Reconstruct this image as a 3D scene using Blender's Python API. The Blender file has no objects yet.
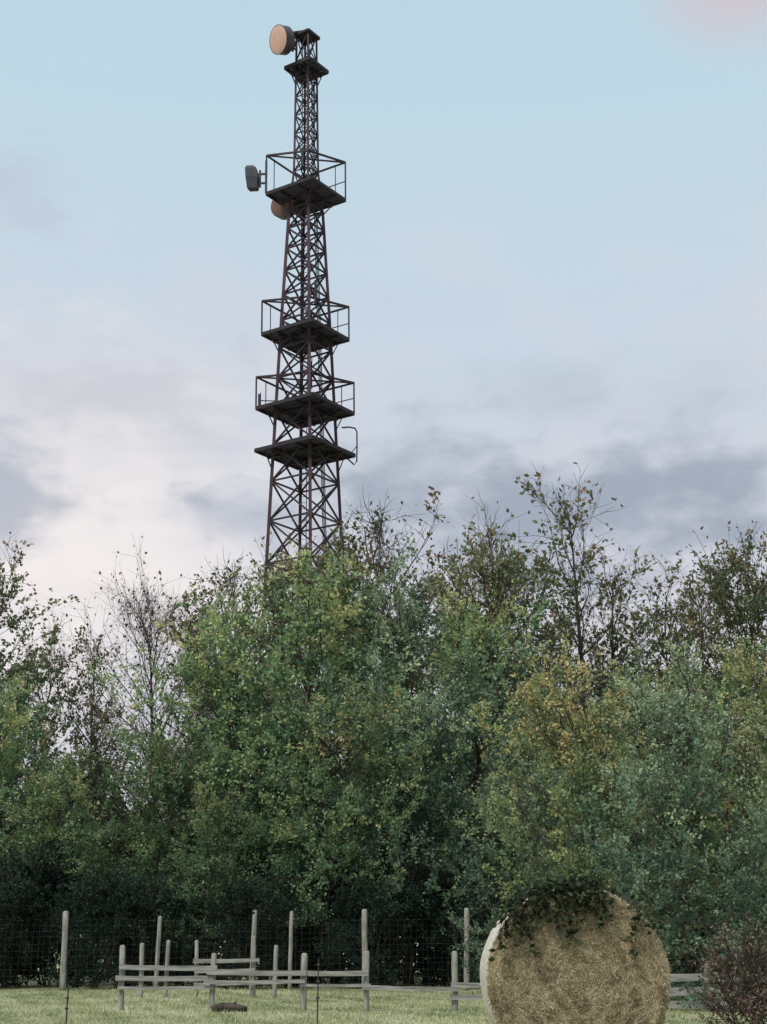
import bpy, math, random
import numpy as np
from mathutils import Vector, Matrix, Quaternion
random.seed(4)
D=bpy.data; scene=bpy.context.scene; COL=scene.collection
CH=1.0; F=1500.0; P=math.atan(438/F)
def zof(y,Y): return CH+Y*math.tan(P+math.atan((512-y)/F))
def xof(px,Y,z=1.0): return (px-383.5)*(Y*math.cos(P)+(z-CH)*math.sin(P))/F

# ---------------------------------------------------------------- materials
def new_mat(name):
    m=D.materials.new(name); m.use_nodes=True
    return m,m.node_tree,m.node_tree.nodes['Principled BSDF']
def ramp(nt,stops):
    r=nt.nodes.new('ShaderNodeValToRGB'); e=r.color_ramp.elements
    while len(e)<len(stops): e.new(0.5)
    for i,(p,c) in enumerate(stops): e[i].position=p; e[i].color=(*c,1)
    return r
def noise_mat(name,stops,scale=4,detail=6,rough=0.85,stretch=(1,1,1),bump=0.3,bdist=0.02,metal=0,spec=0.3):
    m,nt,b=new_mat(name)
    tc=nt.nodes.new('ShaderNodeTexCoord'); mp=nt.nodes.new('ShaderNodeMapping'); mp.inputs['Scale'].default_value=stretch
    n=nt.nodes.new('ShaderNodeTexNoise'); n.inputs['Scale'].default_value=scale; n.inputs['Detail'].default_value=detail
    nt.links.new(tc.outputs['Object'],mp.inputs[0]); nt.links.new(mp.outputs[0],n.inputs['Vector'])
    r=ramp(nt,stops); nt.links.new(n.outputs['Fac'],r.inputs[0]); nt.links.new(r.outputs[0],b.inputs['Base Color'])
    bp=nt.nodes.new('ShaderNodeBump'); bp.inputs['Strength'].default_value=bump; bp.inputs['Distance'].default_value=bdist
    nt.links.new(n.outputs['Fac'],bp.inputs['Height']); nt.links.new(bp.outputs[0],b.inputs['Normal'])
    b.inputs['Roughness'].default_value=rough; b.inputs['Metallic'].default_value=metal
    b.inputs['Specular IOR Level'].default_value=spec
    return m
def tint_mat(name,stops,trans=0.3,rough=0.6,var=0.2,spec=0.25,gain=1.0):
    m,nt,b=new_mat(name)
    a=nt.nodes.new('ShaderNodeAttribute'); a.attribute_name='tint'
    stops=[(p,tuple(min(.8,x*gain) for x in c)) for p,c in stops]
    r=ramp(nt,stops); nt.links.new(a.outputs['Fac'],r.inputs[0])
    oi=nt.nodes.new('ShaderNodeObjectInfo')
    mr=nt.nodes.new('ShaderNodeMapRange'); mr.inputs[3].default_value=1-var; mr.inputs[4].default_value=1+var
    nt.links.new(oi.outputs['Random'],mr.inputs[0])
    vm=nt.nodes.new('ShaderNodeVectorMath'); vm.operation='SCALE'
    nt.links.new(r.outputs[0],vm.inputs[0]); nt.links.new(mr.outputs[0],vm.inputs['Scale'])
    nt.links.new(vm.outputs[0],b.inputs['Base Color'])
    b.inputs['Roughness'].default_value=rough; b.inputs['Specular IOR Level'].default_value=spec
    if trans>0:
        t=nt.nodes.new('ShaderNodeBsdfTranslucent'); nt.links.new(vm.outputs[0],t.inputs['Color'])
        mx=nt.nodes.new('ShaderNodeMixShader'); mx.inputs[0].default_value=trans
        nt.links.new(b.outputs[0],mx.inputs[1]); nt.links.new(t.outputs[0],mx.inputs[2])
        nt.links.new(mx.outputs[0],nt.nodes['Material Output'].inputs['Surface'])
    return m
G=1.75
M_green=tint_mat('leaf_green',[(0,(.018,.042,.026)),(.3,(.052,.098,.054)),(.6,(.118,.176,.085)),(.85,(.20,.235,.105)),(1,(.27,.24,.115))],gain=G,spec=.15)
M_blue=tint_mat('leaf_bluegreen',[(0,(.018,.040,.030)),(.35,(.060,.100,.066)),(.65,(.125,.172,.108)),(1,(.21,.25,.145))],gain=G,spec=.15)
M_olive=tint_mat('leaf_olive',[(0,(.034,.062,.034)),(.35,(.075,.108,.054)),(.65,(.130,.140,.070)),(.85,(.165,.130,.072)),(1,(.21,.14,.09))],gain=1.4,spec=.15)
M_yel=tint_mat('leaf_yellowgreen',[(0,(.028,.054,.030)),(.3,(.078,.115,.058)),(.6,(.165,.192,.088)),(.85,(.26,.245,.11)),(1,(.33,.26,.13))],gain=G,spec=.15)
M_leafshade=tint_mat('leaf_shade_tone',[(0,(.007,.018,.013)),(.5,(.016,.032,.022)),(1,(.04,.058,.035))],spec=.15)  # very dark leaf colour: shade beneath the trees is painted in
M_sprig=tint_mat('leaf_sprig',[(0,(.012,.026,.014)),(.5,(.03,.05,.025)),(1,(.08,.09,.045))],spec=.15)
M_brown=tint_mat('leaf_brown',[(0,(.06,.046,.036)),(.4,(.14,.09,.07)),(.7,(.22,.145,.11)),(1,(.17,.17,.09))],trans=.2)
M_bark=noise_mat('bark',[(0.3,(.025,.02,.018)),(.7,(.085,.07,.058))],scale=8,stretch=(1,1,.25))
M_tower=noise_mat('tower_paint',[(0.35,(.026,.018,.028)),(.62,(.040,.026,.036)),(.8,(.065,.034,.042))],scale=1.5,rough=.6,bump=.1,metal=.1)
M_towerleg=noise_mat('tower_leg_paint',[(0.3,(.034,.020,.030)),(.7,(.075,.034,.042))],scale=1.2,rough=.6,bump=.1)
M_grate=noise_mat('grating_steel',[(0.3,(.018,.014,.022)),(.7,(.036,.028,.036))],scale=3,rough=.7)
M_radome=noise_mat('radome_sunset_glow',[(0.3,(.60,.37,.30)),(.7,(.68,.44,.36))],scale=1.5,rough=.6,bump=.03)  # peach colour: sunset glow on the dish front is painted in
M_radome2=noise_mat('radome_cover_dull',[(0.3,(.13,.075,.065)),(.7,(.19,.11,.09))],scale=1.5,rough=.6,bump=.03)
M_shroud=noise_mat('dish_shroud',[(0.3,(.05,.045,.055)),(.7,(.10,.085,.10))],scale=2,rough=.5,bump=.05)
M_shroudd=noise_mat('dish_shroud_dark',[(0.3,(.016,.019,.028)),(.7,(.034,.038,.052))],scale=2,rough=.5,bump=.05)
M_wood=noise_mat('weathered_wood',[(0.25,(.12,.115,.10)),(.5,(.25,.24,.21)),(.75,(.38,.36,.325))],scale=10,stretch=(2,2,.35),bump=.5)
M_rail=noise_mat('weathered_rail',[(0.25,(.11,.11,.10)),(.5,(.24,.24,.22)),(.75,(.36,.35,.33))],scale=9,stretch=(.3,2,3),bump=.5)
M_wire=noise_mat('galvanised_wire',[(0.3,(.05,.06,.055)),(.7,(.11,.12,.11))],scale=4,rough=.5,metal=.3)
M_stake=noise_mat('dark_steel',[(0.3,(.02,.02,.022)),(.7,(.05,.05,.05))],scale=6,rough=.5)

# ---------------------------------------------------------------- mesh helpers
def mesh_from(name,verts,faces,mat,tint=None,smooth=False):
    me=D.meshes.new(name)
    if isinstance(faces,np.ndarray):
        v=np.asarray(verts,dtype=np.float32); k=faces.shape[1]; n=len(faces)
        me.vertices.add(len(v)); me.vertices.foreach_set('co',v.ravel())
        me.loops.add(n*k); me.loops.foreach_set('vertex_index',faces.astype(np.int32).ravel())
        me.polygons.add(n); me.polygons.foreach_set('loop_start',np.arange(0,n*k,k,dtype=np.int32))
        me.update(calc_edges=True)
    else:
        me.from_pydata([tuple(x) for x in verts],[],faces); me.update()
    if tint is not None:
        at=me.attributes.new('tint','FLOAT','FACE'); at.data.foreach_set('value',np.asarray(tint,dtype=np.float32))
    if smooth: me.polygons.foreach_set('use_smooth',[True]*len(me.polygons))
    me.materials.append(mat)
    return me
def add_obj(name,data,parent=None,loc=(0,0,0),label=None,category=None,group=None,kind=None):
    o=D.objects.new(name,data); COL.objects.link(o); o.location=loc
    if parent: o.parent=parent
    if label: o['label']=label
    if category: o['category']=category
    if group: o['group']=group
    if kind: o['kind']=kind
    return o
class Geo:
    def __init__(s): s.v=[]; s.f=[]
    def beam(s,a,b,w,h=None,up=(0,0,1)):
        a=Vector(a); b=Vector(b); h=h or w; d=(b-a)
        if d.length<1e-6: return
        d.normalize(); u=Vector(up)
        if abs(d.dot(u))>.98: u=Vector((1,0,0))
        x=d.cross(u).normalized(); y=x.cross(d).normalized()
        i=len(s.v)
        for p in (a,b):
            for sx,sy in ((-1,-1),(1,-1),(1,1),(-1,1)): s.v.append(p+x*(sx*w/2)+y*(sy*h/2))
        s.f+=[[i,i+3,i+2,i+1],[i+4,i+5,i+6,i+7]]
        for k in range(4):
            l=(k+1)%4; s.f.append([i+k,i+l,i+4+l,i+4+k])
    def tube(s,pts,rad,n=6,cap=True):
        i0=len(s.v); pts=[Vector(p) for p in pts]
        for j,p in enumerate(pts):
            d=(pts[min(j+1,len(pts)-1)]-pts[max(j-1,0)]).normalized()
            u=Vector((0,0,1)) if abs(d.z)<.9 else Vector((1,0,0))
            x=d.cross(u).normalized(); y=x.cross(d)
            for k in range(n):
                a=2*math.pi*k/n; s.v.append(p+(x*math.cos(a)+y*math.sin(a))*rad[j])
        for j in range(len(pts)-1):
            for k in range(n):
                l=(k+1)%n; s.f.append([i0+j*n+k,i0+j*n+l,i0+(j+1)*n+l,i0+(j+1)*n+k])
        if cap:
            s.f.append([i0+k for k in range(n)][::-1]); s.f.append([i0+(len(pts)-1)*n+k for k in range(n)])
    def mesh(s,name,mat,smooth=False): return mesh_from(name,s.v,s.f,mat,smooth=smooth)

# ---------------------------------------------------------------- leaves
def leaf_quads(c,dirs,rng,L,W):
    n=len(c)
    a=dirs+rng.normal(0,.75,(n,3)); a/=np.linalg.norm(a,axis=1)[:,None]
    nn=rng.normal(0,1,(n,3)); nn[:,2]+=.6
    s=np.cross(a,nn); s/=(np.linalg.norm(s,axis=1)[:,None]+1e-9)
    k=rng.uniform(.55,1.35,(n,1)); l=L*k; w=W*k
    v=np.empty((n,4,3)); v[:,0]=c; v[:,1]=c+a*l*.45+s*w*.5; v[:,2]=c+a*l; v[:,3]=c+a*l*.45-s*w*.5
    return v.reshape(-1,3),np.arange(n*4).reshape(n,4)
def nrm(v): return v/np.linalg.norm(v)
def branch(rng,p,d,L,n,wob,up):
    pts=[p]; d=d.copy()
    for i in range(n):
        d=d+rng.normal(0,wob,3); d[2]+=up; d=nrm(d); p=p+d*(L/n); pts.append(p)
    return pts
def gen_tree(name,seed,H,R,base,nlimb,nsub,ntwig,nleaf,leafL,leafmat,tint0=.35,hterm=.25,elev=(5,68),
             twigL=(.4,.9),prof=None,topsparse=0.0,stems=1,trunk_r=None,fine=False,spread=.07,lvar=.12,thin=1.0,bald=0.0):
    rng=np.random.default_rng(seed); g=Geo(); C=[];Dr=[];T=[]
    tr=trunk_r or H*.012
    for st in range(stems):
        d0=np.array([rng.normal(0,.05 if stems==1 else .35),rng.normal(0,.05 if stems==1 else .35),1.0])
        off=np.array([0,0,-.15]) if stems==1 else np.array([rng.normal(0,.15),rng.normal(0,.15),-.1])
        n=12; tp=branch(rng,off,nrm(d0),H*.96,n,.05,.05)
        g.tube(tp,[tr*(1-.9*i/n)*(1.5 if i==0 else 1) for i in range(n+1)],8)
        tp=np.array(tp)
        for i in range(nlimb//stems):
            t=((i+rng.random())/(nlimb//stems))
            zz=base+(H*.95-base)*t
            f=min(zz/(H*.96)*n,n-1e-3); k=int(f); p=tp[k]+(tp[k+1]-tp[k])*(f-k)
            az=i*2.4+rng.uniform(-.5,.5)+st
            el=math.radians(elev[0]+(elev[1]-elev[0])*t+rng.normal(0,9))
            pr=prof(t) if prof else math.sin(math.pi*(.2+.68*t))**.8
            L=R*pr*rng.uniform(.6,1.25)
            d=np.array([math.cos(az)*math.cos(el),math.sin(az)*math.cos(el),math.sin(el)])
            lp=branch(rng,p,d,L,6,.12,.05)
            r0=tr*(.42*(1-t*.6)); g.tube(lp,[max(r0*(1-.8*j/6),.008)*thin for j in range(7)],5,False)
            lp=np.array(lp); lt=rng.normal(0,lvar)
            for s in range(nsub):
                u=.2+.8*(s+rng.random())/nsub; f2=min(u*6,5.999); k2=int(f2)
                q=lp[k2]+(lp[k2+1]-lp[k2])*(f2-k2); ld=nrm(lp[k2+1]-lp[k2])
                d2=nrm(ld*.9+rng.normal(0,.62,3)+np.array([0,0,.12]))
                L2=(.55+.38*L*(1-.45*u))*rng.uniform(.6,1.2)
                sp=branch(rng,q,d2,L2,3,.15,.06)
                g.tube(sp,[max(r0*.35,.012)*thin,.010*thin,.009*thin,.006*thin],3,False)
                sp=np.array(sp); stt=rng.normal(0,.10)
                dens=1.0
                if bald>0: dens=0.10 if rng.random()<bald*(0.4+t) else 1.25
                for w in range(ntwig):
                    v=.15+.85*(w+rng.random())/ntwig; f3=min(v*3,2.999); k3=int(f3)
                    q2=sp[k3]+(sp[k3+1]-sp[k3])*(f3-k3); sd=nrm(sp[k3+1]-sp[k3])
                    d3=nrm(sd*.8+rng.normal(0,.6,3)+np.array([0,0,.1])); L3=rng.uniform(*twigL)
                    tw=branch(rng,q2,d3,L3,2,.15,.03)
                    if fine or t>.75: g.tube(tw,[.008*thin,.007*thin,.004*thin],3,False)
                    tw=np.array(tw)
                    nl=nleaf*dens*(1-topsparse*max(0,t-.35)/.65)*rng.uniform(.5,1.4)
                    nl=int(nl+rng.random())
                    if nl<=0: continue
                    uu=rng.uniform(.1,1.05,nl)*2; kk=np.clip(uu.astype(int),0,1)
                    pos=tw[kk]+(tw[kk+1]-tw[kk])*(uu-kk)[:,None]+rng.normal(0,spread,(nl,3))
                    C.append(pos); Dr.append(np.tile(d3,(nl,1)))
                    hh=q2[2]/H
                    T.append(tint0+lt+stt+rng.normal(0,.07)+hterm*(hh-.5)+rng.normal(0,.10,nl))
    wood=g.mesh(name+'_wood',M_bark,True)
    C=np.concatenate(C);Dr=np.concatenate(Dr);T=np.clip(np.concatenate(T),0.01,.99)
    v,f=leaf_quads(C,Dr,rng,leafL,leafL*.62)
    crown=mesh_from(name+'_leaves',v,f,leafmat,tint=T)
    top=float(np.percentile(C[:,2],99.9))
    print(name,'leaves',len(C),'top',top)
    return dict(H=top,wood=wood,crown=crown,proto=None)
V={}
wp=lambda t: math.sin(math.pi*(.22+.62*t))**.65
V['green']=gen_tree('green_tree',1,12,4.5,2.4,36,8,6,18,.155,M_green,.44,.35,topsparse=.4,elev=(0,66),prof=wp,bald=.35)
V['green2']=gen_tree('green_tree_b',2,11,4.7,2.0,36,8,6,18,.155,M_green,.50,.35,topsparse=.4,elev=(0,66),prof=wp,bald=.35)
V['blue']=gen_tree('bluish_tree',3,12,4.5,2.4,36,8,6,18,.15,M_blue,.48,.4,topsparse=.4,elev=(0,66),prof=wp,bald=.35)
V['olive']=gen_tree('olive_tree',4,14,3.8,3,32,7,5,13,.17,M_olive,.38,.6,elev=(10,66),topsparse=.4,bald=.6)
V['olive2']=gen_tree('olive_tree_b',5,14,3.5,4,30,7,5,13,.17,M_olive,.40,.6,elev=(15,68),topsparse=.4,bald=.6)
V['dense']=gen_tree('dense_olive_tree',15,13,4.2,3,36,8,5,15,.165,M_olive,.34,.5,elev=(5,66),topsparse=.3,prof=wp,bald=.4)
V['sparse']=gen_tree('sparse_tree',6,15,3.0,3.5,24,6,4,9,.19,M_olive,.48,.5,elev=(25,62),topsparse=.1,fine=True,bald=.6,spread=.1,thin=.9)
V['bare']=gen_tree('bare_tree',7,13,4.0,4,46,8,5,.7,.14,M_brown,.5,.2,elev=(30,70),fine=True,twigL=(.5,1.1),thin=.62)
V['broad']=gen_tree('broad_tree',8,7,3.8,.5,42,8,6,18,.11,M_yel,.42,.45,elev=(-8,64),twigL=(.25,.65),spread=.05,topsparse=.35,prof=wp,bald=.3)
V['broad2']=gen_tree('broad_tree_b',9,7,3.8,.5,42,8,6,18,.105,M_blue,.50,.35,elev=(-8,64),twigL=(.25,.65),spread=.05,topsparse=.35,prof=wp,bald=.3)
V['shrub']=gen_tree('shrub',10,3.6,2.0,.15,28,6,5,18,.12,M_leafshade,.45,.3,elev=(0,70),twigL=(.25,.6),stems=4,trunk_r=.03)
V['red']=gen_tree('red_shrub',11,1.3,.55,.08,24,5,4,6,.055,M_brown,.52,.6,elev=(15,75),twigL=(.1,.25),stems=4,trunk_r=.010,spread=.025,bald=.4)
rr=random.Random(9)
def place(kind,px,ytop,Y,label,name='tree',cat='tree',group='trees along the wood edge',wide=1.0):
    v=V[kind]; top=zof(ytop,Y); s=top/v['H']; x=xof(px,Y,top*.6)
    loc=(x,Y,0); rz=rr.uniform(0,6.28)
    if v['proto'] is None:
        e=add_obj(name,None,loc=loc); e.empty_display_size=.5
        parts=[add_obj('trunk',v['wood'],parent=e),add_obj('crown',v['crown'],parent=e)]
        v['proto']=(e,parts)
    else:
        e0,p0=v['proto']; e=e0.copy(); COL.objects.link(e); e.location=loc
        for p in p0:
            c=p.copy(); COL.objects.link(c); c.parent=e
    e.scale=(s*wide,s*wide,s); e.rotation_euler=(0,0,rz)
    e['label']=label; e['category']=cat; e['group']=group
    return e
LG='dense green broadleaf tree at the wood edge'
LB='grey green broadleaf tree behind the wire fence'
LO='olive brown tree with feathery thinning top'
LS='tall sparse tree with brownish leaves against sky'
LY='yellowish green tree at the wood edge'
LBR='bare branched tree with few brown leaves'
# back row
place('dense',-25,545,54,LO)
place('olive2',15,625,60,LO,wide=.8)
place('bare',160,568,62,LBR,wide=1.0)
place('sparse',80,632,60,LS,wide=.9)
place('olive2',118,690,58,LO,wide=.9)
place('sparse',198,615,60,LS,wide=.9)
place('olive',195,680,62,LO,wide=.8)
place('olive',243,554,60,LO)
place('dense',290,545,57,LO,wide=.9)
place('olive2',335,525,60,LO)
place('olive',392,493,60,LO)
place('olive2',440,523,62,LO)
place('dense',485,528,58,LO,wide=.85)
place('sparse',530,560,62,LS)
place('sparse',560,480,58,LS,wide=.95)
place('olive',600,605,64,LO)
place('sparse',632,550,60,LS)
place('olive2',672,585,63,LO)
place('dense',745,533,56,LO,wide=.9)
place('sparse',705,572,60,LS)
place('olive2',795,550,58,LO)
# front row
place('green',5,680,47,LG)
place('blue',-45,640,50,LB)
place('green2',85,755,46,LY)
place('green',150,735,48,LG)
place('blue',228,645,50,LB)
place('green2',270,598,49,LY)
place('green',338,562,48,LG)
place('blue',408,560,47,LB,wide=1.0)
place('green2',320,680,44,LY)
place('green',465,592,50,LG)
place('green2',528,680,50,LY)
place('green',205,785,44,LG)
place('blue',425,690,45,LB)
place('green',625,660,48,LG)
place('green2',730,645,48,LY)
LR='broad bushy tree with yellowing green leaves'
LR2='broad bushy grey green tree by rail fence'
place('broad',605,645,31,LR)
place('broad2',685,650,29,LR2)
place('broad',765,625,32,LR)
place('broad2',545,750,35,LR2)
place('broad2',820,700,27,LR2)
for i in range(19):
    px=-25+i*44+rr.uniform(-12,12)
    place('shrub',px,rr.uniform(835,895),41.6+(i%3)*1.4+rr.uniform(0,.6),'leafy shrub under the trees, shade painted into its leaves','shrub','shrub','shrubs under the trees')
place('red',740,938,18,'reddish brown leafy shrub beside the hay bale','shrub','shrub','brown shrubs near the bale')
place('red',768,915,17.5,'reddish brown leafy shrub beside the hay bale','shrub','shrub','brown shrubs near the bale')

# far wood
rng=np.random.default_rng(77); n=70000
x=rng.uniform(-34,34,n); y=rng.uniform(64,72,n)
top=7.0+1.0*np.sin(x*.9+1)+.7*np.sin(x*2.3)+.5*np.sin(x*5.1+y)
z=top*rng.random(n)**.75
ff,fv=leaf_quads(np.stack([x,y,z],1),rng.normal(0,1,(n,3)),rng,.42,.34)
add_obj('distant_woodland',mesh_from('distant_woodland',ff,fv,M_leafshade,tint=np.clip(rng.normal(.5,.2,n),0.01,.99)),
        label='dense undergrowth deep inside the wood, leaves coloured dark as shade',category='woodland',kind='stuff')

# ---------------------------------------------------------------- ground, grass
gm,nt,b=new_mat('meadow_ground')
tc=nt.nodes.new('ShaderNodeTexCoord'); n1=nt.nodes.new('ShaderNodeTexNoise'); n1.inputs['Scale'].default_value=.35; n1.inputs['Detail'].default_value=8
n2=nt.nodes.new('ShaderNodeTexNoise'); n2.inputs['Scale'].default_value=9; n2.inputs['Detail'].default_value=6
nt.links.new(tc.outputs['Object'],n1.inputs['Vector']); nt.links.new(tc.outputs['Object'],n2.inputs['Vector'])
ad=nt.nodes.new('ShaderNodeMath'); ad.operation='MULTIPLY_ADD'; ad.inputs[1].default_value=.5
nt.links.new(n1.outputs['Fac'],ad.inputs[0])
h5=nt.nodes.new('ShaderNodeMath'); h5.operation='MULTIPLY'; h5.inputs[1].default_value=.5
nt.links.new(n2.outputs['Fac'],h5.inputs[0]); nt.links.new(h5.outputs[0],ad.inputs[2])
r=ramp(nt,[(.3,(.17,.19,.095)),(.5,(.30,.31,.165)),(.7,(.44,.42,.26))]); nt.links.new(ad.outputs[0],r.inputs[0]); nt.links.new(r.outputs[0],b.inputs['Base Color'])
b.inputs['Roughness'].default_value=.95
bp=nt.nodes.new('ShaderNodeBump'); bp.inputs['Distance'].default_value=.05; nt.links.new(n2.outputs['Fac'],bp.inputs['Height']); nt.links.new(bp.outputs[0],b.inputs['Normal'])
add_obj('ground',mesh_from('ground',[(-1500,-300,0),(1500,-300,0),(1500,2500,0),(-1500,2500,0)],[[0,1,2,3]],gm),kind='structure')
M_grass=tint_mat('grass',[(0,(.15,.18,.085)),(.45,(.32,.35,.18)),(.8,(.48,.48,.29)),(1,(.60,.57,.40))],trans=.3,var=0)
rng=np.random.default_rng(5); n=190000
Y=9+36*rng.random(n)**.8; X=(rng.random(n)*2-1)*(Y*.31+1.5)
patch=.5+.5*np.sin(X*.7+np.sin(Y*.5)*2)*np.sin(Y*.45+X*.2)
tuft=np.clip(np.sin(X*2.9+np.sin(Y*1.7)*1.5)*np.sin(Y*1.3+X*.9)+np.sin(X*7.3+Y*2.1)*.5,-1,1)
hgt=rng.uniform(.02,.065,n)*(0.5+.8*patch)*(1+.4*tuft)*(1+1.2*(rng.random(n)>.985))
ang=rng.uniform(0,6.28,n); w=rng.uniform(.005,.012,n)
v=np.empty((n,4,3)); base=np.stack([X,Y,np.full(n,-.005)],1); side=np.stack([np.cos(ang),np.sin(ang),0*ang],1)*w[:,None]
lean=np.stack([rng.normal(0,.6,n),rng.normal(0,.6,n),np.ones(n)],1)*hgt[:,None]
v[:,0]=base-side; v[:,1]=base+side; v[:,2]=base+lean+side*.2; v[:,3]=base+lean-side*.2
add_obj('grass',mesh_from('grass',v.reshape(-1,3),np.arange(n*4).reshape(n,4),M_grass,tint=np.clip(rng.normal(.5,.13,n)+.7*(patch-.5)-.2*tuft,0.01,.99)),
        label='short pale green meadow grass',category='grass',kind='stuff')

# ---------------------------------------------------------------- fences
def post_geo(g,x,y,h,r,seed):
    q=random.Random(seed); lx=q.uniform(-.03,.03)*h; ly=q.uniform(-.03,.03)*h
    k=5
    pts=[(x+lx*i/k+q.uniform(-.006,.006),y+ly*i/k,-.15+(h+.15)*i/k) for i in range(k)]
    pts+= [(x+lx,y+ly,h-.03),(x+lx*1.02,y+ly,h)]
    rad=[r*(1.06-.1*i/k)*q.uniform(.96,1.04) for i in range(k)]+[r*.95,r*.6]
    g.tube(pts,rad,8)
wf=add_obj('wire_fence',None,loc=(0,40,0),label='tall wire mesh fence on weathered wooden posts',category='fence')
xs=[]
for i,(px,yt,r) in enumerate([(-75,912,.085),(65,911,.08),(157,916,.055),(252,910,.065),(290,911,.05),(365,909,.075),(466,908,.07),(600,910,.08),(720,910,.08),(850,910,.08)]):
    h=zof(yt,40); x=xof(px,40); xs.append(x)
    g=Geo(); post_geo(g,x,0,h,r,i+20); add_obj('post',g.mesh('wire_post',M_wood,True),parent=wf)
g=Geo(); x0,x1=xs[0],xs[-1]; nv=int((x1-x0)/.16)
for i in range(nv+1):
    x=x0+(x1-x0)*i/nv; g.beam((x,-.09,0.02),(x+random.uniform(-.05,.05),-.09,1.75),.0019)
for j in range(12):
    z=.05+j*.155; zz=[z+random.uniform(-.04,.04) for _ in range(31)]
    for i in range(30):
        g.beam((x0+(x1-x0)*i/30,-.085,zz[i]),(x0+(x1-x0)*(i+1)/30,-.085,zz[i+1]),.0019)
add_obj('wire_mesh',g.mesh('wire_mesh',M_wire),parent=wf)
def rail_fence(name,label,Y,posts,rails):
    e=add_obj(name,None,loc=(0,Y,0),label=label,category='fence')
    for i,(px,yt,r) in enumerate(posts):
        g=Geo(); post_geo(g,xof(px,Y),0,zof(yt,Y),r,int(px)+3); add_obj('post',g.mesh('rail_post',M_wood,True),parent=e)
    starts=[]
    for i,(pa,ya,pb,yb,w) in enumerate(rails):
        if pa not in starts: starts.append(pa)
        off=-.085-.042*(starts.index(pa)%2)
        q=random.Random(i+int(Y)); a=Vector((xof(pa,Y)+q.uniform(-.05,.05),off,zof(ya,Y))); c=Vector((xof(pb,Y)+q.uniform(-.05,.05),off,zof(yb,Y)))
        g=Geo(); K=8
        for j in range(K+1):
            s=j/K; m=a.lerp(c,s); m.z-=.010*math.sin(math.pi*s); hw=w/2*q.uniform(.9,1.05)
            for sy,sz in ((-1,-1),(1,-1),(1,1),(-1,1)): g.v.append(m+Vector((0,sy*.017,sz*hw)))
        for j in range(K):
            for k in range(4):
                l=(k+1)%4; g.f.append([j*4+k,(j+1)*4+k,(j+1)*4+l,j*4+l])
        g.f.append([0,1,2,3]); g.f.append([K*4+3,K*4+2,K*4+1,K*4])
        add_obj('rail',g.mesh('rail',M_rail),parent=e)
rail_fence('rail_fence','low weathered grey wooden rail fence on grass',27,
   [(124,945,.05),(213,953,.048),(304,953,.058),(366,951,.048),(454,951,.055),(560,955,.05),(706,962,.055),(800,958,.055)],
   [(120,967,217,968,.085),(120,978,217,978,.085),(120,988,216,987,.055),(208,972,308,973,.085),(208,982,308,981,.065),
    (300,973,370,973,.085),(300,985,370,985,.05),(362,987,458,989,.075),(450,985,564,984,.085),(450,997,564,996,.085),
    (556,978,710,977,.13),(556,991,710,991,.14),(556,1004,710,1004,.13),(702,978,804,978,.13),(702,991,804,991,.14),(702,1004,804,1004,.13)])
rail_fence('rail_fence','weathered wooden pen fence before the wire fence',34,
   [(143,943,.052),(167,940,.045),(198,940,.045),(254,936,.055),(275,945,.05)],
   [(139,968,202,967,.08),(139,979,202,979,.07),(195,961,258,960,.085),(195,971,258,970,.08),(195,984,258,983,.06)])
def stake(px,yt,Y,label):
    e=Geo(); h=zof(yt,Y); x=xof(px,Y)
    e.tube([(0,0,-.2),(0.004,0,h*.5),(.01,0,h)],[.012,.011,.009],6)
    for k in range(3): e.beam((-.02,-.012,h*(.4+.25*k)),(.03,-.012,h*(.4+.25*k)),.02,.03)
    add_obj('fence_stake',e.mesh('stake',M_stake),loc=(x,Y,0),label=label,category='fence stake',group='dark stakes in the meadow')
stake(318,958,22,'thin dark metal fence stake in meadow grass')
stake(70,984,22,'thin dark metal fence stake in meadow grass')
g=Geo()
g.tube([(-.28,0,.05),(-.1,.02,.085),(.1,0,.08),(.3,.03,.05)],[.05,.075,.07,.04],9)
g.tube([(.05,0,.09),(.12,-.03,.17)],[.025,.015],6)
add_obj('log',g.mesh('log',M_bark,True),loc=(xof(230,25.5),25.5,0.03),label='short dark log lying in the grass',category='log')

# ---------------------------------------------------------------- hay bale
BY=13.0; BR=.755; BL=1.25
bx=xof(578,BY)
bale=add_obj('hay_bale',None,loc=(bx,BY,BR),label='large round straw bale with pale net wrap',category='hay bale')
bale.rotation_euler=(0,0,math.radians(-.7))
rng=np.random.default_rng(12)
verts=[];faces=[]; NS=96
rings=[(0.0,-.02),(.2,-.012),(.4,-.02),(.58,-.01),(.68,.0),(.725,.02),(.748,.06),(.75,.3),(.75,.9),(.748,BL-.06),(.70,BL),(.3,BL+.01),(0.0,BL+.01)]
for (r_,y_) in rings:
    for k in range(NS):
        a=2*math.pi*k/NS; wob=1+.008*math.sin(5*a+1)+.006*math.sin(11*a)
        verts.append((math.cos(a)*r_*wob,y_+.008*math.sin(7*a+r_*20),math.sin(a)*r_*wob))
for j in range(len(rings)-1):
    for k in range(NS):
        l=(k+1)%NS; faces.append([j*NS+k,j*NS+l,(j+1)*NS+l,(j+1)*NS+k])
sm=noise_mat('straw_core',[(.3,(.13,.10,.055)),(.5,(.29,.23,.13)),(.7,(.46,.38,.235))],scale=28,detail=8,rough=.9,bump=1)
add_obj('straw_core',mesh_from('straw_core',verts,faces,sm,smooth=True),parent=bale)
M_straw=tint_mat('straw_strands',[(0,(.09,.070,.040)),(.25,(.22,.175,.10)),(.5,(.40,.33,.20)),(.8,(.57,.485,.315)),(1,(.74,.67,.50))],trans=.1,var=0)
n=80000
rad=.755*np.sqrt(rng.random(n)); a0=rng.uniform(0,2*math.pi,n)
ln=rng.uniform(.012,.075,n); w=rng.uniform(.0008,.0026,n)
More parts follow.
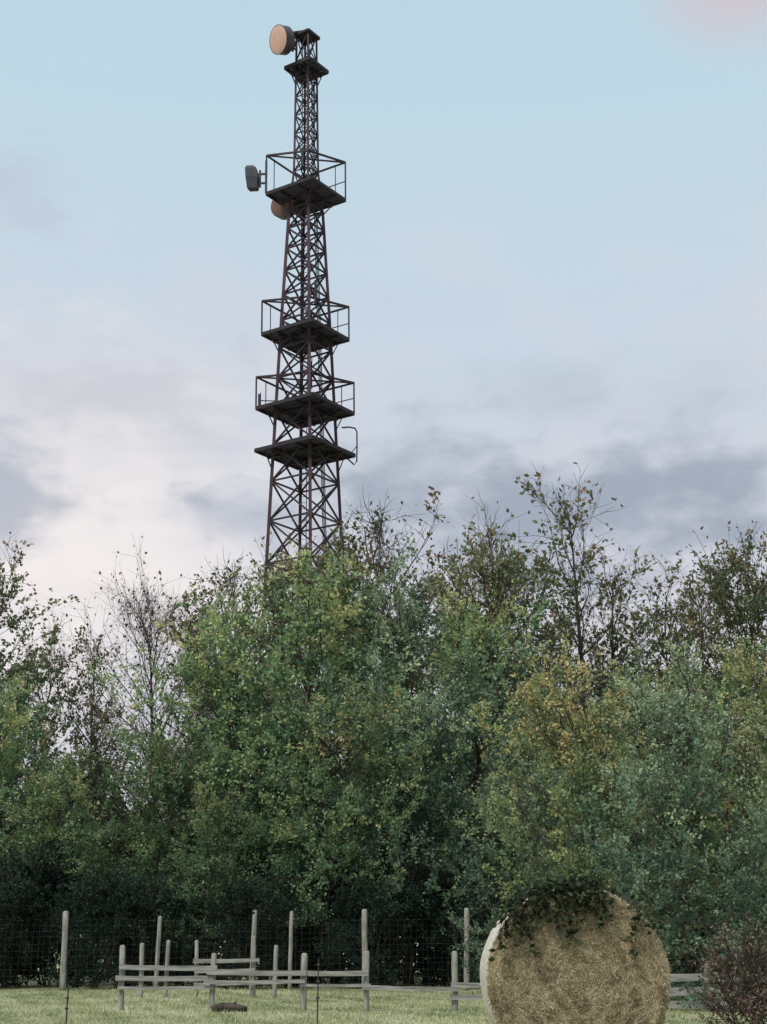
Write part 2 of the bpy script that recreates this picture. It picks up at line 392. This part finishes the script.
ox,oz=np.cos(a0)*rad,np.sin(a0)*rad
cc=rng.uniform(-.8,.8,(420,2)); cv=rng.normal(0,1,420)
wx=ox+.02*np.sin(oz*40); wz=oz+.02*np.sin(ox*37)
d2=((wx[:,None]-cc[None,:,0])**2+(wz[:,None]-cc[None,:,1])**2)
near=np.argmin(d2,1); mott=cv[near]
ringp=np.sin(rad*52+2.0*np.sin(2*a0+1)+1.0*np.sin(5*a0)+a0)
tilt=rng.normal(0,.6,n)+.3*np.roll(cv,3)[near]
lump=.008*mott+.009*ringp
c=np.stack([ox,rng.uniform(-.045,-.028,n)+lump+.10*np.clip((rad-.68)/.08,0,1),oz],1)
tang=np.stack([-np.sin(a0+tilt),rng.normal(0,.16,n),np.cos(a0+tilt)],1)
inw=np.stack([-np.cos(a0),0*a0,-np.sin(a0)],1)
p0=c-tang*ln[:,None]/2; p2=c+tang*ln[:,None]/2; p1=c-inw*(ln**2/np.maximum(rad,.1)/8)[:,None]
for p in (p0,p1,p2):
    r2=np.sqrt(p[:,0]**2+p[:,2]**2); s=np.minimum(1,(.774+.006*np.sin(a0*9)+.005*np.sin(a0*23))/r2); p[:,0]*=s; p[:,2]*=s
sd=np.cross(tang,np.array([0,1,0])+rng.normal(0,.3,(n,3))); sd/=np.linalg.norm(sd,axis=1)[:,None]; sd*=w[:,None]
v=np.stack([p0-sd,p0+sd,p1+sd,p1-sd,p2+sd,p2-sd],1).reshape(-1,3)
idx=np.arange(n)[:,None]*6; f=np.concatenate([idx+np.array([[0,1,2,3]]),idx+np.array([[3,2,4,5]])],0)
tt=np.clip(rng.normal(.46,.19,n)+mott*.08+.09*ringp+.10*(rad>.71),0.01,.99)
add_obj('straw_face',mesh_from('straw_face',v,f,M_straw,tint=np.concatenate([tt,tt])),parent=bale)
M_net=noise_mat('net_wrap',[(0.3,(.42,.38,.32)),(.7,(.76,.71,.64))],scale=26,stretch=(1,.4,1),rough=.5,bump=.6,bdist=.01)
verts=[];faces=[]
nr=[(.752,.055),(.763,.08)]+[(.765+.003*(i%2),.10+(BL-.15)*i/16) for i in range(1,16)]+[(.763,BL-.04),(.74,BL+.005)]
NS=140
for (r_,y_) in nr:
    for k in range(NS):
        a=2*math.pi*k/NS; wob=1+.006*math.sin(5*a+1)+.004*math.sin(11*a)+random.uniform(-.002,.002)
        verts.append((math.cos(a)*r_*wob,y_+(.012*math.sin(9*a)+random.uniform(-.006,.006) if y_<.06 else 0),math.sin(a)*r_*wob))
for j in range(len(nr)-1):
    for k in range(NS):
        l=(k+1)%NS; faces.append([j*NS+k,j*NS+l,(j+1)*NS+l,(j+1)*NS+k])
add_obj('net_wrap',mesh_from('net_wrap',verts,faces,M_net,smooth=True),parent=bale)
q=np.random.default_rng(31); g=Geo(); C=[];Dr=[]
spine=[np.array([math.cos(math.radians(a))*.795,.05,math.sin(math.radians(a))*.795]) for a in range(46,147,3)]
g.tube(spine,[.006]*len(spine),5)
for i in range(84):
    a=math.radians(min(max(97+q.normal(0,27),48),144)); p=np.array([math.cos(a)*.795,.05,math.sin(a)*.795])
    d=nrm(np.array([q.normal(0,1.0),-.75,-.1+q.normal(0,.2)])); Lb=q.uniform(.12,.38) if i%3 else q.uniform(.35,.62)
    pts=branch(q,p,d,Lb,6,.28,-.40)
    pts=[np.array([u[0],max(u[1],-.10),u[2]]) for u in pts]
    g.tube(pts,[.003,.003,.003,.003,.002,.002,.002],4,False)
    for k in range(int(Lb*q.uniform(25,62))):
        u=q.random()*5.99; j=int(u); C.append(pts[j]+(pts[j+1]-pts[j])*(u-j)+q.normal(0,.020,3)+np.array([0,-.02,0])); Dr.append(d)
v,f=leaf_quads(np.array(C),np.array(Dr),q,.064,.038)
lm=mesh_from('sprig_leaves',v,f,M_sprig,tint=q.uniform(.05,.95,len(C)))
sp=add_obj('leafy_sprig',lm,parent=bale); add_obj('stem',g.mesh('sprig_stem',M_bark),parent=sp)

# ---------------------------------------------------------------- tower
TY=80.0; TX=xof(304,TY,30)
tower=add_obj('communication_tower',None,loc=(TX+.42,TY,0),label='tall dark reddish steel lattice radio tower with platforms',category='radio tower')
tower.rotation_euler=(0,-.0115,0)
def Z(y): return zof(y,TY)
def ppm(z): return F/(TY*math.cos(P)+(z-CH)*math.sin(P))
knots=[(0,6.2/2),(Z(555),76/ppm(22)/2),(Z(330),50/ppm(35)/2),(Z(212),34/ppm(43)/2),(Z(170),24/ppm(46)/2),(Z(36),20/ppm(54)/2)]
def hd(z):
    for (a,ra),(b_,rb) in zip(knots,knots[1:]):
        if z<=b_: return ra+(rb-ra)*(z-a)/(b_-a)
    return knots[-1][1]
TH=[math.radians(-90+11+90*k) for k in range(4)]
def cor(z,k,r=None):
    r=hd(z) if r is None else r
    return Vector((math.cos(TH[k%4])*r,math.sin(TH[k%4])*r,z))
zs=[0]
while zs[-1]<Z(36)-.6:
    zs.append(zs[-1]+max(1.25,hd(zs[-1])*1.15))
zs[-1]=Z(36)
gls=[Geo() for _ in range(4)]; gb=Geo()
for a,b_ in zip(zs,zs[1:]):
    lw=.17 if a<Z(212) else .12; bw=.085 if a<Z(212) else .055
    for k in range(4):
        gls[k].beam(cor(a,k),cor(b_,k),lw)
        gb.beam(cor(b_,k),cor(b_,k+1),bw)
        gb.beam(cor(a,k),cor(b_,k+1),bw); gb.beam(cor(a,k+1),cor(b_,k),bw)
for k in range(4): add_obj('leg',gls[k].mesh('tower_leg',M_towerleg),parent=tower)
add_obj('lattice_bracing',gb.mesh('lattice_bracing',M_tower),parent=tower)
g=Geo(); top=Z(40)
def lad(z,s): c=cor(z,2,hd(z)*.45); return c+Vector((s*.2,0,0))
prev=0
for i in range(28):
    z2=top*(i+1)/28
    for s in (-1,1): g.beam(lad(prev,s),lad(z2,s),.045)
    prev=z2
z=.3
while z<top: g.beam(lad(z,-1),lad(z,1),.025); z+=.35
add_obj('ladder',g.mesh('ladder',M_tower),parent=tower)
for s in range(3):
    g=Geo(); g.tube([cor(zz,1,hd(zz)*.5)+Vector((s*.08,0,0)) for zz in (0,15,28,Z(212),Z(170),Z(60))],[.03]*6,5)
    add_obj('cable',g.mesh('cable',M_grate),parent=tower)
def platform(yf,wpx,ytop,railmode='full'):
    z=Z(yf); r=wpx/ppm(z)/2; g=Geo()
    for k in range(4): g.beam(cor(z,k,r),cor(z,k+1,r),.10,.20)
    for k in (0,1):
        for s in (.3,.7):
            a=cor(z-.1,k,r).lerp(cor(z-.1,k+1,r),s); b2=cor(z-.1,k+3,r).lerp(cor(z-.1,k+2,r),s)
            g.beam(a,b2,.10,.16)
    n=int(r*1.414/.15)
    for i in range(1,n):
        s=i/n; a=cor(z+.04,0,r).lerp(cor(z+.04,1,r),s); b2=cor(z+.04,3,r).lerp(cor(z+.04,2,r),s)
        g.beam(a,b2,.105,.04)
    for k in range(4): g.beam(cor(z-1.1,k),cor(z,k,r*.8),.06)
    p=add_obj('platform',g.mesh('platform',M_grate),parent=tower)
    g=Geo(); zt=Z(ytop) if ytop else z+1
    if railmode=='full':
        for k in (1,2,3): g.beam(cor(z,k,r),cor(zt,k,r),.09)
        n0=cor(zt,0,r*.42)
        g.beam(cor(zt,3,r),n0,.10); g.beam(n0,cor(zt,1,r),.10)
        g.beam(cor(z,0,r*.42),n0,.07)
        g.beam(cor(zt,1,r),cor(zt,2,r),.09); g.beam(cor(zt,2,r),cor(zt,3,r),.09)
        g.beam(cor(zt,3,r),cor(zt,1,r),.08)
        zm=z+(zt-z)*.5
        g.beam(cor(zm,1,r),cor(zm,2,r),.045)
        m0=cor(z,3,r).lerp(cor(z,2,r),.22); m1=cor(zt,3,r).lerp(cor(zt,2,r),.22); g.beam(m0,m1,.05)
        m0=cor(z,1,r).lerp(cor(z,2,r),.22); m1=cor(zt,1,r).lerp(cor(zt,2,r),.22); g.beam(m0,m1,.05)
    elif railmode=='right':
        a=cor(z-.5,1,r); H_=zt-z+.4
        g.tube([a+Vector(p_) for p_ in [(-.45,0,.35),(-.05,0,-.05),(.10,0,.15),(.12,0,H_*.5),(.12,0,H_*.9),(.02,0,H_),(-.3,0,H_+.08),(-.75,0,H_+.05)]],[.045]*8,6)
        g.beam(a+Vector((.12,0,H_*.5)),a+Vector((-.3,0,.55)),.04)
    if g.v: add_obj('railing',g.mesh('railing',M_tower),parent=p)
platform(197,80,159)
platform(337,88,304)
platform(411,99,380)
platform(453,101,424,'right')
platform(70,44,None,'none')
g=Geo(); z=Z(37)
for k in range(4): g.beam(cor(z,k,.80),cor(z,k+1,.80),.10,.16)
for i in range(1,8):
    s=i/8; g.beam(cor(z+.05,0,.80).lerp(cor(z+.05,1,.80),s),cor(z+.05,3,.80).lerp(cor(z+.05,2,.80),s),.12,.05)
g.beam(cor(z,3,.80)+Vector((-.9,0,.1)),cor(z,0,.5)+Vector((0,0,.1)),.12)
add_obj('top_frame',g.mesh('top_frame',M_grate),parent=tower)
def dish(px,py,dY,r,depth,dir_,msh,mrad,attach,N=28,extra=False,sq=1.0):
    z=Z(py); c=Vector(((px-383.5)*((TY+dY)*math.cos(P)+(z-CH)*math.sin(P))/F-TX,dY,zof(py,TY+dY)))
    c.x+=-.42+.0115*c.z
    d=Vector(dir_).normalized(); qd=Vector((0,0,1)).rotation_difference(d)
    prof=[(r*.3,-depth*.85),(r*.62,-depth*.72),(r*.92,-depth*.42),(r,-depth*.3),(r,depth*.5),(r*1.03,depth*.5),(r*1.03,depth*.44)]
    def rev(prof,cap):
        vs=[];fs=[]
        for (a,b_) in prof:
            for k in range(N):
                t=2*math.pi*k/N+.3; vs.append(qd@Vector((a*math.cos(t),a*math.sin(t)*sq,b_)))
        for j in range(len(prof)-1):
            for k in range(N):
                l=(k+1)%N; fs.append([j*N+k,j*N+l,(j+1)*N+l,(j+1)*N+k])
        if cap: fs.append(list(range(N))[::-1])
        return vs,fs
    vs,fs=rev(prof,True)
    o=add_obj('dish_antenna',mesh_from('dish_shroud',vs,fs,msh),parent=tower,loc=c)
    vs,fs=rev([(r*.985,depth*.49),(r*.75,depth*.55),(r*.4,depth*.58),(.001,depth*.59)],False)
    add_obj('radome',mesh_from('radome',vs,fs,mrad,smooth=N>10),parent=o)
    g=Geo(); back=-d*depth*.7; at=Vector(attach)-c
    g.beam(back,at,.14); g.beam(back+Vector((0,0,-.3)),at+Vector((0,0,-.5)),.08); g.beam(at+Vector((0,0,.6)),at+Vector((0,0,-.8)),.12)
    if extra:
        g.beam(back+Vector((0,0,-.15)),back-d*.3+Vector((0,0,-.2)),.4,.5); g.beam(back+Vector((.2,0,.35)),back+Vector((.2,0,-.7)),.12)
    add_obj('mount',g.mesh('dish_mount',M_grate),parent=o)
dish(283,40,-.9,.86,.72,(-.78,-.60,-.26),M_shroud,M_radome,cor(Z(44),3),extra=True)
dish(285,206,1.1,.80,.6,(-.45,-.85,-.05),M_shroud,M_radome2,cor(Z(212),2))
def panel(px,py,dY,h,w,ax):
    z=Z(py); x=(px-383.5)/ppm(z)-TX-.42+.0115*z; g=Geo()
    g.beam((x,dY,z-h/2),(x,dY,z+h/2),w,w*.5); g.beam((x+.05,dY+w*.2,z-h*.65),(x+.05,dY+w*.2,z+h*.7),.05)
    g.beam((x,dY,z),(ax,dY*.6,z),.05)
    add_obj('panel_antenna',g.mesh('panel_antenna',M_shroudd),parent=tower)
z=Z(181); x=(253-383.5)/ppm(z)-TX-.42+.0115*z; g=Geo(); dy=-.4
cs=[(-.80,.26,.06),(-.72,.34,.04),(.05,.40,0),(.62,.36,-.08),(.80,.22,-.14)]
for zz,hw,ox_ in cs:
    for sx,sy in ((-1,-.8),(.8,-1),(1,.7),(-.7,1)): g.v.append(Vector((x+ox_+sx*hw,dy+sy*hw*.6,z+zz)))
for j in range(len(cs)-1):
    for k in range(4): l=(k+1)%4; g.f.append([j*4+k,j*4+l,j*4+4+l,j*4+4+k])
g.f.append([3,2,1,0]); e_=(len(cs)-1)*4; g.f.append([e_,e_+1,e_+2,e_+3])
att=cor(z,3,2.38)
g.beam((x+.3,dy,z+.25),att+Vector((0,0,.25)),.10); g.beam((x+.3,dy,z-.35),att+Vector((0,0,-.35)),.10); g.beam((x+.45,dy,z+.5),(x+.45,dy,z-.6),.12)
g.beam(att+Vector((0,0,1.1)),att+Vector((0,0,-1.0)),.13)
add_obj('panel_antenna',g.mesh('side_antenna',M_shroudd),parent=tower)
panel(260,402,-.3,.7,.3,-1.2)
panel(316,300,-1.0,1.5,.22,.2)
panel(312,382,-1.3,1.4,.22,.2)
panel(303,165,-.8,1.2,.3,.0)

# ---------------------------------------------------------------- world
w=D.worlds.new('World'); scene.world=w; w.use_nodes=True; nt=w.node_tree; N=nt.nodes; L=nt.links
bg=N['Background']
tc=N.new('ShaderNodeTexCoord'); sx=N.new('ShaderNodeSeparateXYZ'); L.new(tc.outputs['Generated'],sx.inputs[0])
def M(op,a,b=None,c=None,clamp=False):
    n=N.new('ShaderNodeMath'); n.operation=op; n.use_clamp=clamp
    for i,v in enumerate((a,b,c)):
        if v is None: continue
        if isinstance(v,(int,float)): n.inputs[i].default_value=v
        else: L.new(v,n.inputs[i])
    return n.outputs[0]
DEG=57.29578
az=M('MULTIPLY',M('ARCTAN2',sx.outputs[0],sx.outputs[1]),DEG)
el=M('MULTIPLY',M('ARCSINE',sx.outputs[2]),DEG)
def cloudnoise(sa,se,scale,seed,det=6,rough=.55,dist=0.3):
    cv=N.new('ShaderNodeCombineXYZ'); L.new(M('MULTIPLY',az,sa),cv.inputs[0]); L.new(M('MULTIPLY',el,se),cv.inputs[1]); cv.inputs[2].default_value=seed
    n=N.new('ShaderNodeTexNoise'); n.inputs['Scale'].default_value=scale; n.inputs['Detail'].default_value=det; n.inputs['Roughness'].default_value=rough; n.inputs['Distortion'].default_value=dist
    L.new(cv.outputs[0],n.inputs['Vector']); return n.outputs['Fac']
def smooth(v,a,b):
    m=N.new('ShaderNodeMapRange'); m.interpolation_type='SMOOTHSTEP'; m.inputs[1].default_value=a; m.inputs[2].default_value=b
    L.new(v,m.inputs[0]); return m.outputs[0]
def mix(f,a,b):
    m=N.new('ShaderNodeMix'); m.data_type='RGBA'
    if isinstance(f,(int,float)): m.inputs[0].default_value=f
    else: L.new(f,m.inputs[0])
    for i,v in ((6,a),(7,b)):
        if isinstance(v,tuple): m.inputs[i].default_value=(*v,1)
        else: L.new(v,m.inputs[i])
    return m.outputs[2]
n1=cloudnoise(.10,.22,1.6,1.3); n2=cloudnoise(.17,.32,1.8,3.1,6,.52,.1); n3=cloudnoise(.10,.14,1.2,5.5,4,.5,0)
def blob(px,py,rx,ry,nz,amp=1.2):
    ec=math.degrees(P+math.atan((512-py)/F)); zz=math.tan(math.radians(ec))
    dep=math.cos(P)+zz*math.sin(P); ac=math.degrees(math.atan((px-383.5)*dep/F))
    ra=rx/26.0; re=ry/26.0
    a=M('POWER',M('DIVIDE',M('SUBTRACT',az,ac),ra),2); b_=M('POWER',M('DIVIDE',M('SUBTRACT',el,ec),re),2)
    d=M('SQRT',M('ADD',a,b_)); d=M('ADD',d,M('MULTIPLY',M('SUBTRACT',nz,.5),amp*2))
    return smooth(d,1.25,.05)
er=N.new('ShaderNodeValToRGB'); L.new(M('DIVIDE',el,90),er.inputs[0])
e=er.color_ramp.elements
st=[(0,(.56,.56,.62)),(.13,(.68,.68,.74)),(.20,(.63,.68,.76)),(.27,(.60,.70,.80)),(.36,(.54,.71,.81)),(.6,(.45,.61,.77)),(1,(.36,.52,.72))]
while len(e)<len(st): e.new(.5)
for i,(p_,c_) in enumerate(st): e[i].position=p_; e[i].color=(*c_,1)
sky=N.new('ShaderNodeTexSky'); sky.sky_type='NISHITA'; sky.sun_disc=False; sky.sun_rotation=math.radians(215)
sc=N.new('ShaderNodeVectorMath'); sc.operation='SCALE'; sc.inputs['Scale'].default_value=.09; L.new(sky.outputs[0],sc.inputs[0])
col=mix(.05,er.outputs[0],sc.outputs[0])
veil=M('MULTIPLY',smooth(n1,.42,.68),smooth(el,31,22))
col=mix(M('MULTIPLY',veil,.4),col,(.68,.68,.74))
col=mix(M('MULTIPLY',blob(60,570,280,190,n1,.8),.9),col,(.92,.86,.85))
col=mix(M('MULTIPLY',blob(90,400,230,90,n1,1.0),.5),col,(.78,.75,.78))
for (px,py,rx,ry,s,c_) in [(580,515,360,78,.90,(.34,.39,.48)),(430,470,140,55,.55,(.36,.41,.50)),(10,508,125,58,.75,(.38,.43,.53)),
      (250,518,100,40,.45,(.46,.50,.59)),(140,395,165,52,.42,(.49,.51,.59)),(5,215,85,50,.42,(.50,.52,.60)),(200,450,140,30,.28,(.51,.54,.62)),
      (640,410,190,50,.32,(.48,.54,.63)),(380,300,120,25,.2,(.54,.61,.70)),(560,400,90,30,.25,(.48,.54,.63)),(90,600,120,30,.2,(.72,.68,.70))]:
    col=mix(M('MULTIPLY',blob(px,py,rx,ry,n2,1.5),s),col,c_)
col=mix(M('MULTIPLY',blob(745,12,105,72,n3,.5),.9),col,(.65,.55,.60))
L.new(col,bg.inputs['Color']); bg.inputs['Strength'].default_value=1.0

sd=D.lights.new('sun','SUN'); sd.energy=3.1; sd.angle=math.radians(18); sd.color=(1,.94,.85)
so=D.objects.new('sun',sd); COL.objects.link(so)
az_=math.radians(215); elv=math.radians(54)
dv=Vector((math.sin(az_)*math.cos(elv),math.cos(az_)*math.cos(elv),math.sin(elv)))
so.rotation_euler=dv.to_track_quat('Z','Y').to_euler()
sky.sun_elevation=elv
cd=D.cameras.new('camera'); cd.sensor_fit='VERTICAL'; cd.sensor_height=36; cd.lens=F/1024*36; cd.clip_end=5000; cd.clip_start=.1
co=D.objects.new('camera',cd); COL.objects.link(co); co.location=(0,0,CH); co.rotation_euler=(math.radians(90)+P,0,0)
scene.camera=co
scene.view_settings.view_transform='Standard'; scene.view_settings.look='None'; scene.view_settings.exposure=0
